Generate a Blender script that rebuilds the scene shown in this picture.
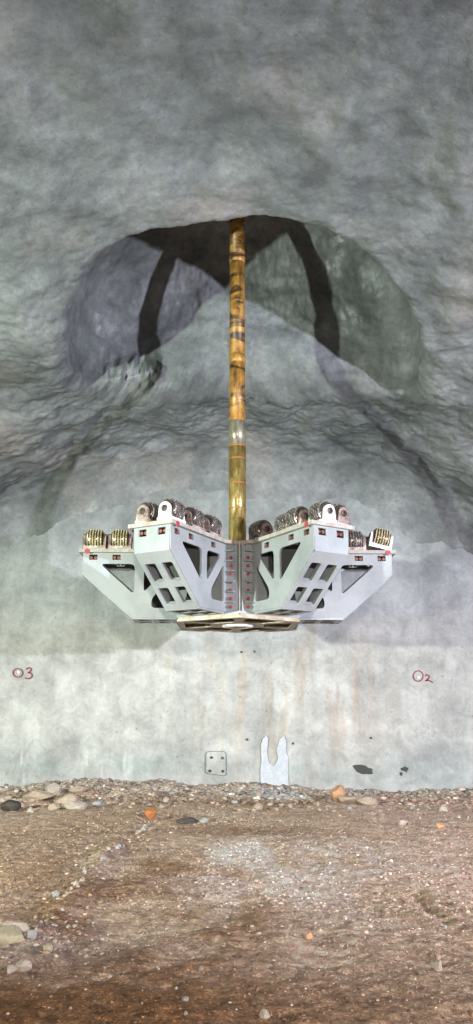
import bpy, bmesh, math, random
import numpy as np
from mathutils import Vector, Matrix, noise
from mathutils.geometry import tessellate_polygon

# ------------------------------------------------------------------ clearing
for o in list(bpy.data.objects):
    bpy.data.objects.remove(o, do_unlink=True)
SC = bpy.context.scene
C = SC.collection
R = math.radians
random.seed(7)
rng = np.random.default_rng(7)

# ------------------------------------------------------------------ camera
F = 803.0                     # focal length in pixels of the 473x1024 frame
PITCH = R(14.5)
CAMZ = 1.6
cam_d = bpy.data.cameras.new('camera')
cam_d.sensor_fit = 'VERTICAL'
cam_d.sensor_height = 24.0
cam_d.lens = F / 1024.0 * 24.0
cam = bpy.data.objects.new('camera', cam_d)
cam.location = (0, 0, CAMZ)
cam.rotation_euler = (R(90) + PITCH, 0, 0)
C.objects.link(cam)
SC.camera = cam

# ------------------------------------------------------------------ world, lamps, exposure
w = bpy.data.worlds.new('world'); SC.world = w; w.use_nodes = True
w.node_tree.nodes['Background'].inputs[0].default_value = (0.80, 0.84, 0.88, 1)
w.node_tree.nodes['Background'].inputs[1].default_value = 0.004

def lamp(name, loc, aim, watts, col, rad, cone, blend=1.0):
    d = bpy.data.lights.new(name, 'SPOT'); d.energy = watts; d.color = col
    d.shadow_soft_size = rad; d.spot_size = R(cone); d.spot_blend = blend
    o = bpy.data.objects.new(name, d); o.location = loc
    o.rotation_euler = (Vector(aim) - Vector(loc)).to_track_quat('-Z', 'Y').to_euler()
    C.objects.link(o); return o
lamp('flood_lamp_left', (-10.0, 3.4, 2.8), (0.5, 17, 4.6), 13000, (0.88, 1.0, 0.87), 0.15, 98)
lamp('flood_lamp_right', (11.0, 1.0, 3.2), (-0.5, 17, 4.6), 17500, (0.83, 0.845, 1.0), 0.15, 98)
lamp('added_fill_lamp', (0.6, -5.0, 3.2), (0.3, 13.5, 0.0), 7800, (1.0, 0.93, 0.85), 0.30, 58)  # unseen fill spot, added to lift the floor and the hub

vs = SC.view_settings
vs.view_transform = 'Standard'; vs.look = 'None'; vs.gamma = 1.0
vs.use_curve_mapping = False
vs.exposure = 0.08
SC.cycles.max_bounces = 6; SC.cycles.diffuse_bounces = 2

# ------------------------------------------------------------------ pixel helpers (direction only; depth from what is touched)
cp, sp = math.cos(PITCH), math.sin(PITCH)
def ray(px, py):
    x = px - 236.5; y = 512.0 - py
    return Vector((x, F*cp - y*sp, F*sp + y*cp))
def atY(px, py, Y):
    d = ray(px, py); t = Y / d.y
    return Vector((d.x*t, Y, CAMZ + d.z*t))
def atZ(px, py, Z=0.0):
    d = ray(px, py); t = (Z - CAMZ) / d.z
    return Vector((d.x*t, d.y*t, Z))

def sstep(a, b, x):
    t = np.clip((x - a)/(b - a), 0, 1); return t*t*(3 - 2*t)

def fbm(pts, scale, octv=4, seed=0.0, H=0.9):
    """fractal noise for an (n,3) array"""
    out = np.empty(len(pts))
    f = noise.fractal
    off = Vector((seed*13.7, seed*5.1, seed*9.3))
    for i, p in enumerate((pts/scale).tolist()):
        out[i] = f(Vector(p) + off, H, 2.0, octv)
    return out

# ------------------------------------------------------------------ materials
MATS = {}
class NT:
    def __init__(s, name):
        s.m = bpy.data.materials.new(name); s.m.use_nodes = True
        s.t = s.m.node_tree; s.n = s.t.nodes; s.l = s.t.links
        s.b = s.n['Principled BSDF']
        MATS[name] = s.m
    def new(s, typ, **kw):
        nd = s.n.new(typ)
        for k, v in kw.items(): setattr(nd, k, v)
        return nd
    def link(s, a, b): s.l.new(a, b)
    def coord(s, scale=(1, 1, 1), out='Object'):
        tc = s.new('ShaderNodeTexCoord'); mp = s.new('ShaderNodeMapping')
        mp.inputs['Scale'].default_value = scale
        s.link(tc.outputs[out], mp.inputs[0]); return mp.outputs[0]
    def noise(s, scale, detail=6, rough=0.6, vec=None, dist=0.0):
        nd = s.new('ShaderNodeTexNoise')
        nd.inputs['Scale'].default_value = scale; nd.inputs['Detail'].default_value = detail
        nd.inputs['Roughness'].default_value = rough; nd.inputs['Distortion'].default_value = dist
        if vec is not None: s.link(vec, nd.inputs['Vector'])
        return nd.outputs['Fac']
    def ramp(s, fac, stops):
        nd = s.new('ShaderNodeValToRGB'); e = nd.color_ramp.elements
        while len(e) < len(stops): e.new(0.5)
        for i, (p, c) in enumerate(stops):
            e[i].position = p; e[i].color = (*c, 1) if len(c) == 3 else c
        s.link(fac, nd.inputs[0]); return nd.outputs[0]
    def mix(s, fac, a, b, mode='MIX'):
        nd = s.new('ShaderNodeMix', data_type='RGBA', blend_type=mode)
        for sock, v in ((nd.inputs[0], fac), (nd.inputs[6], a), (nd.inputs[7], b)):
            if isinstance(v, (int, float)): sock.default_value = v
            elif isinstance(v, tuple): sock.default_value = (*v, 1)
            else: s.link(v, sock)
        return nd.outputs[2]
    def bump(s, h, strength, dist, prev=None):
        nd = s.new('ShaderNodeBump'); nd.inputs['Strength'].default_value = strength
        nd.inputs['Distance'].default_value = dist
        s.link(h, nd.inputs['Height'])
        if prev is not None: s.link(prev, nd.inputs['Normal'])
        return nd.outputs[0]
    def fin(s, col=None, rough=0.7, metal=0.0, spec=0.5, nrm=None):
        if col is not None:
            if isinstance(col, tuple): s.b.inputs['Base Color'].default_value = (*col, 1)
            else: s.link(col, s.b.inputs['Base Color'])
        if isinstance(rough, (int, float)): s.b.inputs['Roughness'].default_value = rough
        else: s.link(rough, s.b.inputs['Roughness'])
        s.b.inputs['Metallic'].default_value = metal
        s.b.inputs['Specular IOR Level'].default_value = spec
        if nrm is not None: s.link(nrm, s.b.inputs['Normal'])
        return s.m

def BW(c): return (c, c, c)

# sprayed concrete of the vault
s = NT('shotcrete'); v = s.coord()
base = s.ramp(s.noise(0.55, 5, 0.6, v, 0.4), [(0.30, (0.082, 0.092, 0.091)), (0.52, (0.146, 0.157, 0.157)), (0.72, (0.222, 0.229, 0.230))])
base = s.mix(0.6, base, s.ramp(s.noise(1.7, 5, 0.6, v, 0.5), [(0.30, BW(0.30)), (0.5, BW(0.5)), (0.70, BW(0.70))]), 'OVERLAY')
warm = s.ramp(s.noise(0.33, 3, 0.5, s.coord((1, 1, 0.35))), [(0.56, BW(0)), (0.70, BW(1))])
base = s.mix(warm, base, s.mix(0.4, base, (0.30, 0.25, 0.22)))
fine = s.noise(9, 6, 0.75, v)
base = s.mix(0.55, base, s.ramp(fine, [(0.3, BW(0.30)), (0.7, BW(0.72))]), 'OVERLAY')
pit = s.ramp(s.noise(26, 3, 0.6, v), [(0.30, BW(0.5)), (0.37, BW(1))])
base = s.mix(0.8, base, pit, 'MULTIPLY')
nb = s.bump(s.noise(4, 6, 0.6, v), 0.45, 0.08)
nb = s.bump(s.noise(26, 4, 0.7, v), 0.35, 0.012, nb)
s.fin(base, s.ramp(s.noise(1.1, 3, 0.5, v), [(0.40, BW(0.70)), (0.64, BW(0.34))]), 0, 0.45, nb)

# cast concrete end wall; stains come from a colour attribute and streak noise
s = NT('end_wall_concrete'); v = s.coord()
at = s.new('ShaderNodeVertexColor', layer_name='Col')
blot = s.ramp(s.noise(0.9, 6, 0.6, v, 0.5), [(0.28, BW(0.30)), (0.5, BW(0.5)), (0.72, BW(0.68))])
col = s.mix(0.75, at.outputs[0], blot, 'OVERLAY')
streak = s.ramp(s.noise(1.0, 5, 0.65, s.coord((2.2, 1, 0.22))), [(0.3, BW(0.40)), (0.7, BW(0.60))])
col = s.mix(0.6, col, streak, 'OVERLAY')
col = s.mix(0.5, col, s.ramp(s.noise(2.6, 6, 0.7, v, 0.8), [(0.32, BW(0.32)), (0.5, BW(0.5)), (0.68, BW(0.68))]), 'OVERLAY')
fine = s.ramp(s.noise(11, 6, 0.75, v), [(0.25, BW(0.38)), (0.75, BW(0.62))])
col = s.mix(0.6, col, fine, 'OVERLAY')
pit = s.ramp(s.noise(17, 2, 0.5, v), [(0.27, BW(0.35)), (0.31, BW(1))])
col = s.mix(0.7, col, pit, 'MULTIPLY')
nb = s.bump(s.noise(3.5, 6, 0.6, v), 0.25, 0.05)
nb = s.bump(s.noise(24, 3, 0.7, v), 0.35, 0.01, nb)
s.fin(col, 0.62, 0, 0.4, nb)

# dirt floor
s = NT('dirt'); v = s.coord()
at = s.new('ShaderNodeVertexColor', layer_name='Col')
f1 = s.ramp(s.noise(11, 10, 0.88, v), [(0.36, BW(0.20)), (0.5, BW(0.53)), (0.64, BW(0.95))])
col = s.mix(1.0, at.outputs[0], f1, 'OVERLAY')
vo = s.new('ShaderNodeTexVoronoi'); vo.inputs['Scale'].default_value = 22; s.link(v, vo.inputs['Vector'])
sel = s.new('ShaderNodeSeparateColor'); s.link(vo.outputs['Color'], sel.inputs[0])
peb = s.ramp(vo.outputs['Distance'], [(0.18, BW(1)), (0.30, BW(0))])
pick = s.ramp(sel.outputs[0], [(0.72, BW(0)), (0.78, BW(1))])
pf = s.mix(1.0, peb, pick, 'MULTIPLY')
col = s.mix(pf, col, s.mix(0.55, col, (0.55, 0.48, 0.42)))
v2 = s.new('ShaderNodeTexVoronoi'); v2.inputs['Scale'].default_value = 42; s.link(v, v2.inputs['Vector'])
s2 = s.new('ShaderNodeSeparateColor'); s.link(v2.outputs['Color'], s2.inputs[0])
col = s.mix(0.55, col, s.ramp(s2.outputs[1], [(0.0, BW(0.25)), (0.6, BW(0.5)), (1.0, BW(0.85))]), 'OVERLAY')
nb = s.bump(s.noise(8, 10, 0.82, v), 1.0, 0.09)
nb = s.bump(pf, 0.7, 0.03, nb)
nb = s.bump(s.noise(50, 4, 0.75, v), 0.9, 0.02, nb)
s.fin(col, 0.85, 0, 0.25, nb)

s = NT('grit'); at = s.new('ShaderNodeVertexColor', layer_name='Col')
s.fin(at.outputs[0], 0.85, 0, 0.25)
def stone_mat(name, a, b):
    s = NT(name); v = s.coord()
    col = s.ramp(s.noise(6, 6, 0.7, v), [(0.3, a), (0.7, b)])
    s.fin(col, 0.85, 0, 0.25, s.bump(s.noise(18, 5, 0.7, v), 0.6, 0.03))
stone_mat('stone_pale', (0.30, 0.24, 0.19), (0.52, 0.45, 0.38))
stone_mat('stone_tan', (0.27, 0.20, 0.145), (0.47, 0.37, 0.28))
stone_mat('stone_grey', (0.22, 0.21, 0.20), (0.42, 0.40, 0.37))
stone_mat('stone_orange', (0.42, 0.20, 0.09), (0.62, 0.38, 0.24))
stone_mat('stone_yellow', (0.30, 0.26, 0.16), (0.46, 0.41, 0.29))
stone_mat('stone_dark', (0.035, 0.03, 0.028), (0.10, 0.085, 0.07))
stone_mat('rust_can', (0.25, 0.08, 0.03), (0.50, 0.20, 0.06))

# machine paint
s = NT('grey_paint'); v = s.coord()
col = s.ramp(s.noise(1.6, 6, 0.65, v), [(0.3, (0.20, 0.218, 0.223)), (0.6, (0.29, 0.31, 0.317))])
dirt = s.ramp(s.noise(4.5, 8, 0.8, v, 0.6), [(0.57, BW(0)), (0.72, BW(0.8))])
col = s.mix(dirt, col, (0.25, 0.23, 0.19))
s.fin(col, 0.42, 0, 0.5, s.bump(s.noise(20, 4, 0.6, v), 0.12, 0.01))

s = NT('worn_plate_paint'); v = s.coord()
col = s.ramp(s.noise(5, 8, 0.75, v), [(0.32, (0.36, 0.20, 0.14)), (0.46, (0.30, 0.28, 0.24)), (0.62, (0.40, 0.40, 0.37))])
s.fin(col, 0.6, 0, 0.4, s.bump(s.noise(20, 4, 0.6, v), 0.2, 0.01))

s = NT('muddy_steel'); v = s.coord()
col = s.ramp(s.noise(4, 8, 0.75, v), [(0.30, (0.16, 0.12, 0.075)), (0.5, (0.34, 0.28, 0.20)), (0.7, (0.52, 0.48, 0.40))])
s.fin(col, 0.5, 0.2, 0.5, s.bump(s.noise(16, 4, 0.7, v), 0.4, 0.02))

s = NT('cutter_steel'); v = s.coord()
col = s.ramp(s.noise(9, 6, 0.75, v), [(0.34, (0.04, 0.036, 0.034)), (0.55, (0.15, 0.125, 0.105)), (0.72, (0.62, 0.57, 0.52))])
s.fin(col, 0.24, 0.65, 0.5, s.bump(s.noise(30, 4, 0.7, v), 0.25, 0.008))

s = NT('saddle_steel'); v = s.coord()
col = s.ramp(s.noise(7, 6, 0.75, v), [(0.36, (0.09, 0.06, 0.05)), (0.52, (0.34, 0.25, 0.215)), (0.68, (0.60, 0.53, 0.50))])
s.fin(col, 0.45, 0.15, 0.5, s.bump(s.noise(30, 4, 0.7, v), 0.3, 0.01))

s = NT('saddle_white'); v = s.coord()
col = s.ramp(s.noise(8, 6, 0.7, v), [(0.32, (0.30, 0.20, 0.17)), (0.46, (0.68, 0.66, 0.66)), (0.7, (0.80, 0.80, 0.80))])
s.fin(col, 0.45, 0.0, 0.5)

s = NT('carbide_brass'); v = s.coord()
col = s.ramp(s.noise(14, 5, 0.7, v), [(0.34, (0.20, 0.15, 0.06)), (0.5, (0.52, 0.44, 0.22)), (0.7, (0.78, 0.72, 0.50))])
s.fin(col, 0.35, 0.3, 0.5)

s = NT('carbide_grey'); v = s.coord()
col = s.ramp(s.noise(14, 5, 0.7, v), [(0.34, (0.05, 0.045, 0.042)), (0.5, (0.17, 0.15, 0.135)), (0.7, (0.45, 0.42, 0.39))])
s.fin(col, 0.35, 0.4, 0.5)

NT('interior_shade').fin((0.075, 0.078, 0.075), 0.6)  # near-black for the wing webs: interior shade put into their colour
NT('red_bolt').fin((0.36, 0.04, 0.05), 0.5)
NT('copper_bolt').fin((0.20, 0.075, 0.05), 0.4, 0.4)
NT('red_marker').fin((0.20, 0.008, 0.03), 0.6)
NT('target_white').fin((0.9, 0.9, 0.9), 0.3)
NT('pencil_line').fin((0.14, 0.14, 0.135), 0.8)
NT('hole_dark').fin((0.05, 0.052, 0.045), 0.9)

s = NT('white_splash'); v = s.coord()
col = s.ramp(s.noise(7, 7, 0.75, v), [(0.30, (0.42, 0.44, 0.45)), (0.46, (0.42, 0.44, 0.47)), (0.7, (0.54, 0.56, 0.58))])
s.fin(col, 0.7, 0, 0.3, s.bump(s.noise(12, 5, 0.7, v), 0.5, 0.02))

# drill rod: rust-yellow with black grease; horizontally banded
s = NT('yellow_rod'); v = s.coord()
col = s.ramp(s.noise(7, 6, 0.7, s.coord((1.2, 1.2, 0.5))), [(0.32, (0.14, 0.06, 0.015)), (0.5, (0.36, 0.18, 0.035)), (0.68, (0.50, 0.28, 0.07))])
band = s.noise(1.9, 7, 0.72, s.coord((0.55, 0.55, 1.6)), 0.8)
col = s.mix(s.ramp(band, [(0.505, BW(0)), (0.58, BW(0.93))]), col, (0.035, 0.022, 0.014))
col = s.mix(s.ramp(s.noise(2.4, 5, 0.6, s.coord((4, 4, 0.25))), [(0.57, BW(0)), (0.66, BW(0.6))]), col, (0.06, 0.04, 0.03))
s.fin(col, 0.45, 0.1, 0.5, s.bump(s.noise(20, 4, 0.7, v), 0.2, 0.01))

s = NT('greased_rod'); v = s.coord()
col = s.ramp(s.noise(6, 6, 0.7, s.coord((2.2, 2.2, 0.5))), [(0.32, (0.08, 0.055, 0.018)), (0.5, (0.27, 0.19, 0.055)), (0.70, (0.48, 0.39, 0.19))])
s.fin(col, 0.28, 0.35, 0.5, s.bump(s.noise(20, 4, 0.7, v), 0.12, 0.01))
s = NT('bare_rod'); v = s.coord()
col = s.ramp(s.noise(6, 6, 0.7, s.coord((2.2, 2.2, 0.5))), [(0.32, (0.10, 0.085, 0.05)), (0.5, (0.25, 0.225, 0.16)), (0.70, (0.42, 0.39, 0.32))])
s.fin(col, 0.3, 0.4, 0.5)
NT('rust_ring').fin((0.30, 0.13, 0.03), 0.5)

# ------------------------------------------------------------------ object helpers
def link(name, me, mat=None, parent=None, smooth=False):
    if mat: me.materials.append(MATS[mat])
    if smooth:
        me.polygons.foreach_set('use_smooth', [True]*len(me.polygons))
    o = bpy.data.objects.new(name, me); C.objects.link(o)
    if parent is not None: o.parent = parent
    return o
def from_bm(name, bm, mat=None, parent=None, smooth=False):
    bmesh.ops.recalc_face_normals(bm, faces=bm.faces)
    me = bpy.data.meshes.new(name); bm.to_mesh(me); bm.free()
    return link(name, me, mat, parent, smooth)
def tag(o, label=None, cat=None, group=None, kind=None):
    if label: o['label'] = label
    if cat: o['category'] = cat
    if group: o['group'] = group
    if kind: o['kind'] = kind
    return o
def grid_mesh(name, P):
    """P: (n,m,3) array"""
    n, m = P.shape[:2]
    idx = np.arange(n*m).reshape(n, m)
    q = np.stack([idx[:-1, :-1], idx[1:, :-1], idx[1:, 1:], idx[:-1, 1:]], -1).reshape(-1, 4)
    me = bpy.data.meshes.new(name)
    me.vertices.add(n*m); me.vertices.foreach_set('co', P.reshape(-1).astype(np.float32))
    me.loops.add(q.size); me.loops.foreach_set('vertex_index', q.reshape(-1).astype(np.int32))
    me.polygons.add(len(q))
    me.polygons.foreach_set('loop_start', np.arange(0, q.size, 4, dtype=np.int32))
    me.polygons.foreach_set('loop_total', np.full(len(q), 4, dtype=np.int32))
    me.update(calc_edges=True); me.validate()
    return me
def set_col(me, col):
    a = me.color_attributes.new('Col', 'FLOAT_COLOR', 'POINT')
    rgba = np.ones((len(col), 4), dtype=np.float32); rgba[:, :3] = col
    a.data.foreach_set('color', rgba.reshape(-1))
def grid_normals(P):
    du = np.gradient(P, axis=0); dv = np.gradient(P, axis=1)
    n = np.cross(du, dv); return n/np.maximum(np.linalg.norm(n, axis=2, keepdims=True), 1e-9)
def box(bm, x0, x1, y0, y1, z0, z1, M=None):
    vs_ = [Vector((x, y, z)) for x in (x0, x1) for y in (y0, y1) for z in (z0, z1)]
    if M: vs_ = [M @ p for p in vs_]
    v = [bm.verts.new(p) for p in vs_]
    for f in ((0,1,3,2), (4,6,7,5), (0,4,5,1), (2,3,7,6), (0,2,6,4), (1,5,7,3)):
        bm.faces.new([v[i] for i in f])
def lathe(bm, prof, seg=24, M=None, cap=True):
    """profile [(r, h)] spun about local z"""
    rings = []
    for r, h in prof:
        ring = []
        for k in range(seg):
            a = 2*math.pi*k/seg; p = Vector((r*math.cos(a), r*math.sin(a), h))
            ring.append(bm.verts.new(M @ p if M else p))
        rings.append(ring)
    for a, b in zip(rings, rings[1:]):
        for k in range(seg):
            bm.faces.new((a[k], a[(k+1) % seg], b[(k+1) % seg], b[k]))
    if cap:
        bm.faces.new(rings[0][::-1]); bm.faces.new(rings[-1])
def fillet(pts, rad, n=4):
    out = []; k = len(pts)
    for i in range(k):
        p0, p, p1 = (Vector(pts[i-1]), Vector(pts[i]), Vector(pts[(i+1) % k]))
        a = (p0-p); b = (p1-p); d = min(rad, a.length*0.45, b.length*0.45)
        A = p + a.normalized()*d; B = p + b.normalized()*d
        for j in range(n+1):
            t = j/n; out.append(A*(1-t)**2 + p*2*t*(1-t) + B*t*t)
    return out
def plate(bm, loops, h0, h1, M):
    """2D outline + holes, extruded between h0 and h1; M maps (x, y, h)"""
    L = [[Vector((p[0], p[1], 0)) for p in lp] for lp in loops]
    tris = tessellate_polygon(L)
    flat = [p for lp in L for p in lp]
    lo = [bm.verts.new(M @ Vector((p.x, p.y, h0))) for p in flat]
    hi = [bm.verts.new(M @ Vector((p.x, p.y, h1))) for p in flat]
    for t in tris:
        try:
            bm.faces.new([hi[i] for i in t]); bm.faces.new([lo[i] for i in reversed(t)])
        except ValueError: pass
    st = 0
    for lp in L:
        n = len(lp)
        for i in range(n):
            a, b = st+i, st+(i+1) % n
            try: bm.faces.new((lo[a], lo[b], hi[b], hi[a]))
            except ValueError: pass
        st += n
def copy_tree(o, parent=None):
    c = o.copy(); C.objects.link(c); c.parent = parent
    for ch in list(o.children): copy_tree(ch, c)
    return c

# ------------------------------------------------------------------ vault and roof cavity (one surface)
WALL_Y = 20.0
RC = 1.25
def cove(y):            # the vault curves down into the end wall
    t = np.clip(y - (WALL_Y+0.02-RC), 0, RC)
    return RC - np.sqrt(np.maximum(RC*RC - t*t, 0)) + 3*np.clip(y-WALL_Y-0.02, 0, 1)
def ceil_z(x, y):
    x = np.asarray(x, float); y = np.asarray(y, float)
    z = np.interp(y, [-9, 7, 11.5, 16, 18.6, 20.6], [9.9, 9.85, 9.42, 8.84, 8.52, 8.4])
    z = z - x*x*np.interp(y, [2, 8], [1/46.0, 1/23.0]) - cove(y)
    z = z - 0.42*np.exp(-((x+3.5)/0.9)**2 - ((y-13.4)/1.7)**2) - 0.30*np.exp(-((x-3.6)/0.9)**2 - ((y-13.4)/1.7)**2)  # sags added on both flanks so the lip cuts the lamplight lower
    z = z - 0.10*np.clip(x - 3.5, 0, 4)*sstep(15, 20, y)
    return z
OX, OY = 0.15, 13.85
def hit_ceiling(px, py):
    d = ray(px, py); lo, hi = 4.0, 20.0
    for _ in range(50):
        m = (lo+hi)/2; p = d*(m/d.y)
        if CAMZ + p.z < float(ceil_z(p.x, m)): lo = m
        else: hi = m
    return (d*(lo/d.y)).x, lo
rim = [hit_ceiling(*p) for p in ((416, 402), (418, 372), (412, 322), (386, 278), (342, 240), (292, 224), (237, 221), (190, 223), (150, 230), (118, 242), (90, 265), (76, 300), (72, 350), (78, 392))]
rim += [(-2.5, 16.5),  (-1.0, 16.35), (0.2, 16.35), (1.5, 16.3), (2.7, 16.3)]
rt = np.array([math.atan2(y-OY, x-OX) for x, y in rim]); rr = np.array([math.hypot(x-OX, y-OY) for x, y in rim])
od = np.argsort(rt); rt, rr = rt[od], rr[od]
NA = 760
th = np.linspace(-math.pi, math.pi, NA)
rimr = np.interp(th, np.r_[rt[-1]-2*math.pi, rt, rt[0]+2*math.pi], np.r_[rr[-1], rr, rr[0]])
ker = np.hanning(41); ker /= ker.sum()
rimr = np.convolve(np.r_[rimr[-21:-1], rimr, rimr[1:21]], ker, 'valid')[:NA]
rimr[-1] = rimr[0]
rimr = rimr - 0.35*sstep(0.35, 0.95, np.sin(th))
ct, st_ = np.cos(th), np.sin(th)
# lip rounding: crisp at the near side, fuller at the back and flanks
rho = 0.15 + 0.17*sstep(-0.75, 0.4, st_) + 0.90*sstep(0.5, 0.98, st_)
zc_rim = ceil_z(OX + ct*(rimr+rho), OY + st_*(rimr+rho))
DOME = 12.45
rows = []
for ph in np.linspace(R(87), 0, 90):
    e = 0.86
    rad = rimr*math.cos(ph)**e
    if not rows: rad = np.full(NA, 0.34)
    zr = zc_rim + rho
    z = zr + (DOME - zr)*math.sin(ph)**e
    rows.append(np.stack([OX*(rad/rimr) + ct*rad, OY + (14.0-OY)*(1-rad/rimr) + st_*rad, z], -1))
for t in np.linspace(0, 1, 12)[1:]:
    d = rho*(1-math.cos(t*math.pi/2)); rad = rimr + d
    x, y = OX + ct*rad, OY + st_*rad
    z = (ceil_z(OX + ct*(rimr+rho), OY + st_*(rimr+rho)))*(1-t) + ceil_z(x, y)*t + rho*(1-math.sin(t*math.pi/2))
    rows.append(np.stack([x, y, z], -1))
# out to the chamber's bounds
xb0, xb1, yb0, yb1 = -17.0, 17.0, -9.0, 20.35
with np.errstate(divide='ignore'):
    tx = np.where(ct > 0, (xb1-OX)/ct, (xb0-OX)/ct); ty = np.where(st_ > 0, (yb1-OY)/st_, (yb0-OY)/st_)
rout = np.minimum(np.abs(tx), np.abs(ty))
r1 = rimr + rho
for t in np.linspace(0, 1, 190)[1:]:
    rad = r1 + (rout-r1)*(0.3*t+0.7*t*t)
    x, y = OX + ct*rad, OY + st_*rad
    rows.append(np.stack([x, y, ceil_z(x, y)], -1))
P = np.array(rows)
Nn = grid_normals(P)
for _ in range(8): Nn[1:-1] = 0.25*Nn[:-2] + 0.5*Nn[1:-1] + 0.25*Nn[2:]
flat = P.reshape(-1, 3)
big = fbm(flat, 1.9, 3, 1); mid = fbm(flat, 0.62, 4, 2); sm = fbm(flat, 0.2, 3, 3)
disp = 0.14*big + (0.055 + 0.025*sstep(9.4, 9.9, flat[:, 2])*sstep(12.2, 13.2, flat[:, 1]) + 0.05*sstep(13, 16.5, flat[:, 1])*sstep(9.6, 8.6, flat[:, 2]))*mid + 0.010*sm
disp = disp*(1 - 0.65*sstep(19.0, 19.8, flat[:, 1]))
disp = disp.reshape(P.shape[:2])
edge = np.clip(np.arange(P.shape[0])/6.0, 0, 1)[:, None]
P = P + Nn*(disp*edge)[..., None]
# craggy lump of shotcrete hanging at the back left lip
lump = np.exp(-(((P[..., 0]+2.2)/0.62)**2 + ((P[..., 1]-16.15)/0.75)**2 + ((P[..., 2]-8.75)/0.62)**2))
crag = 0.5 + 1.3*np.abs(fbm(P.reshape(-1, 3)*np.array([1.6, 1, 0.7]), 0.55, 4, 9)).reshape(lump.shape)
P += (lump*crag)[..., None]*np.array([0.10, -0.50, -0.10])
crag2 = np.exp(-(((P[..., 0]+0.7)/1.2)**2 + ((P[..., 1]-16.4)/0.7)**2 + ((P[..., 2]-8.9)/0.35)**2))
P += (crag2*crag)[..., None]*np.array([0.0, -0.14, -0.05])
P[:, -1] = P[:, 0]
ceil = link('ceiling', grid_mesh('ceiling', P), 'shotcrete', smooth=True)
tag(ceil, 'grey sprayed-concrete vault with a domed cavity in the roof', kind='structure')

# ------------------------------------------------------------------ end wall
xs = np.unique(np.r_[np.linspace(-17, -6.6, 26), np.linspace(-6.6, 6.6, 331), np.linspace(6.6, 17, 26)])
zs = np.linspace(-0.4, 8.6, 226)
X, Z = np.meshgrid(xs, zs, indexing='ij')
Pw = np.stack([X, np.full_like(X, WALL_Y), Z], -1); fl = Pw.reshape(-1, 3)
Pw[..., 1] += 0.035*fbm(fl, 1.6, 4, 5).reshape(X.shape)
def gw(px, py, rx, rz, k=2.0):           # soft stain centred on the wall point behind a photo position
    c = atY(px, py, WALL_Y)
    return np.exp(-((np.abs((X-c.x)/rx))**k + (np.abs((Z-c.z)/rz))**k))
nz = fbm(fl, 0.9, 4, 6).reshape(X.shape); nz2 = fbm(fl*np.array([3.2, 1, 0.35]), 1.0, 4, 7).reshape(X.shape)
col = np.ones(X.shape + (3,))*np.array([0.35, 0.345, 0.325])
def lay(m, c, a):
    global col
    m = np.clip(m*a, 0, 1)[..., None]; col = col*(1-m) + np.array(c)*m
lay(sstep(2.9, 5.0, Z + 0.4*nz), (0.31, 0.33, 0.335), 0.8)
lay(sstep(4.8, 6.8, Z + 0.6*nz), (0.20, 0.213, 0.21), 0.95)                                    # upper wall in shotcrete grey, darkened to offset frontal lamplight
lay(gw(300, 690, 1.3, 1.0) + gw(120, 690, 1.9, 0.8), (0.45, 0.445, 0.42), 0.7)               # lime bloom
lay(gw(275, 700, 1.3, 1.6)*sstep(-0.1, 0.5, nz2), (0.34, 0.275, 0.20), 0.7)                  # rust-brown runs
lay(gw(350, 700, 1.1, 1.5)*sstep(-0.1, 0.45, nz2+0.1*nz), (0.31, 0.25, 0.21), 0.6)
lay(gw(190, 690, 0.9, 1.4)*sstep(-0.1, 0.5, nz2), (0.35, 0.29, 0.22), 0.6)
lay(gw(312, 640, 0.10, 0.7), (0.27, 0.22, 0.16), 0.5)
lay(gw(355, 690, 0.11, 1.1), (0.30, 0.24, 0.19), 0.5)
lay(gw(100, 765, 2.2, 0.28)*sstep(-0.5, 0.3, nz), (0.22, 0.265, 0.25), 0.8)                   # damp band along the foot
lay(gw(345, 770, 1.9, 0.32)*sstep(-0.5, 0.3, nz), (0.225, 0.26, 0.245), 0.8)
lay(gw(440, 770, 1.3, 0.45), (0.25, 0.27, 0.27), 0.6)
lay(gw(20, 760, 0.55, 0.45)*sstep(0.1, 0.35, nz2), (0.62, 0.62, 0.60), 0.9)                  # white drips
lay(gw(105, 765, 0.6, 0.25)*sstep(0.12, 0.35, nz2), (0.62, 0.62, 0.60), 0.7)
lay(gw(405, 490, 0.9, 0.5), (0.42, 0.44, 0.45), 0.7)
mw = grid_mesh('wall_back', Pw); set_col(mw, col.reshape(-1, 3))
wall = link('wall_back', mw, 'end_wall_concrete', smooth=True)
tag(wall, 'pale cast-concrete end wall with brown runs and damp patches', kind='structure')

# ------------------------------------------------------------------ floor
xs = np.unique(np.r_[np.linspace(-17, -6.4, 30), np.linspace(-6.4, 6.4, 340), np.linspace(6.4, 17, 30)])
ys = np.unique(np.r_[np.linspace(-9, 4.2, 22), 4.2 + (20.1-4.2)*np.linspace(0, 1, 520)**1.1])
X, Y = np.meshgrid(xs, ys, indexing='ij')
fl = np.stack([X, Y, np.zeros_like(X)], -1).reshape(-1, 3)
n1 = fbm(fl, 1.4, 5, 11).reshape(X.shape); n2 = fbm(fl, 0.35, 5, 12).reshape(X.shape); n3 = fbm(fl, 3.0, 4, 13).reshape(X.shape)
n4 = fbm(fl*np.array([1, 0.35, 1]), 0.5, 4, 14).reshape(X.shape)
rock = fbm(fl, 0.16, 3, 15, 0.6).reshape(X.shape)
bh = np.interp(X, [-6, -4.4, -3, -1.2, 0, 1.6, 2.6, 4, 6], [-0.02, 0.09, 0.14, 0.12, 0.10, 0.03, -0.03, -0.05, -0.04])
berm = sstep(17.6, 20.0, Y + 0.5*n1)*(bh + 0.09*n1) + 0.04*sstep(16.0, 19.4, Y+0.6*n3)*sstep(-1.2, -3.2, X)
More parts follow.
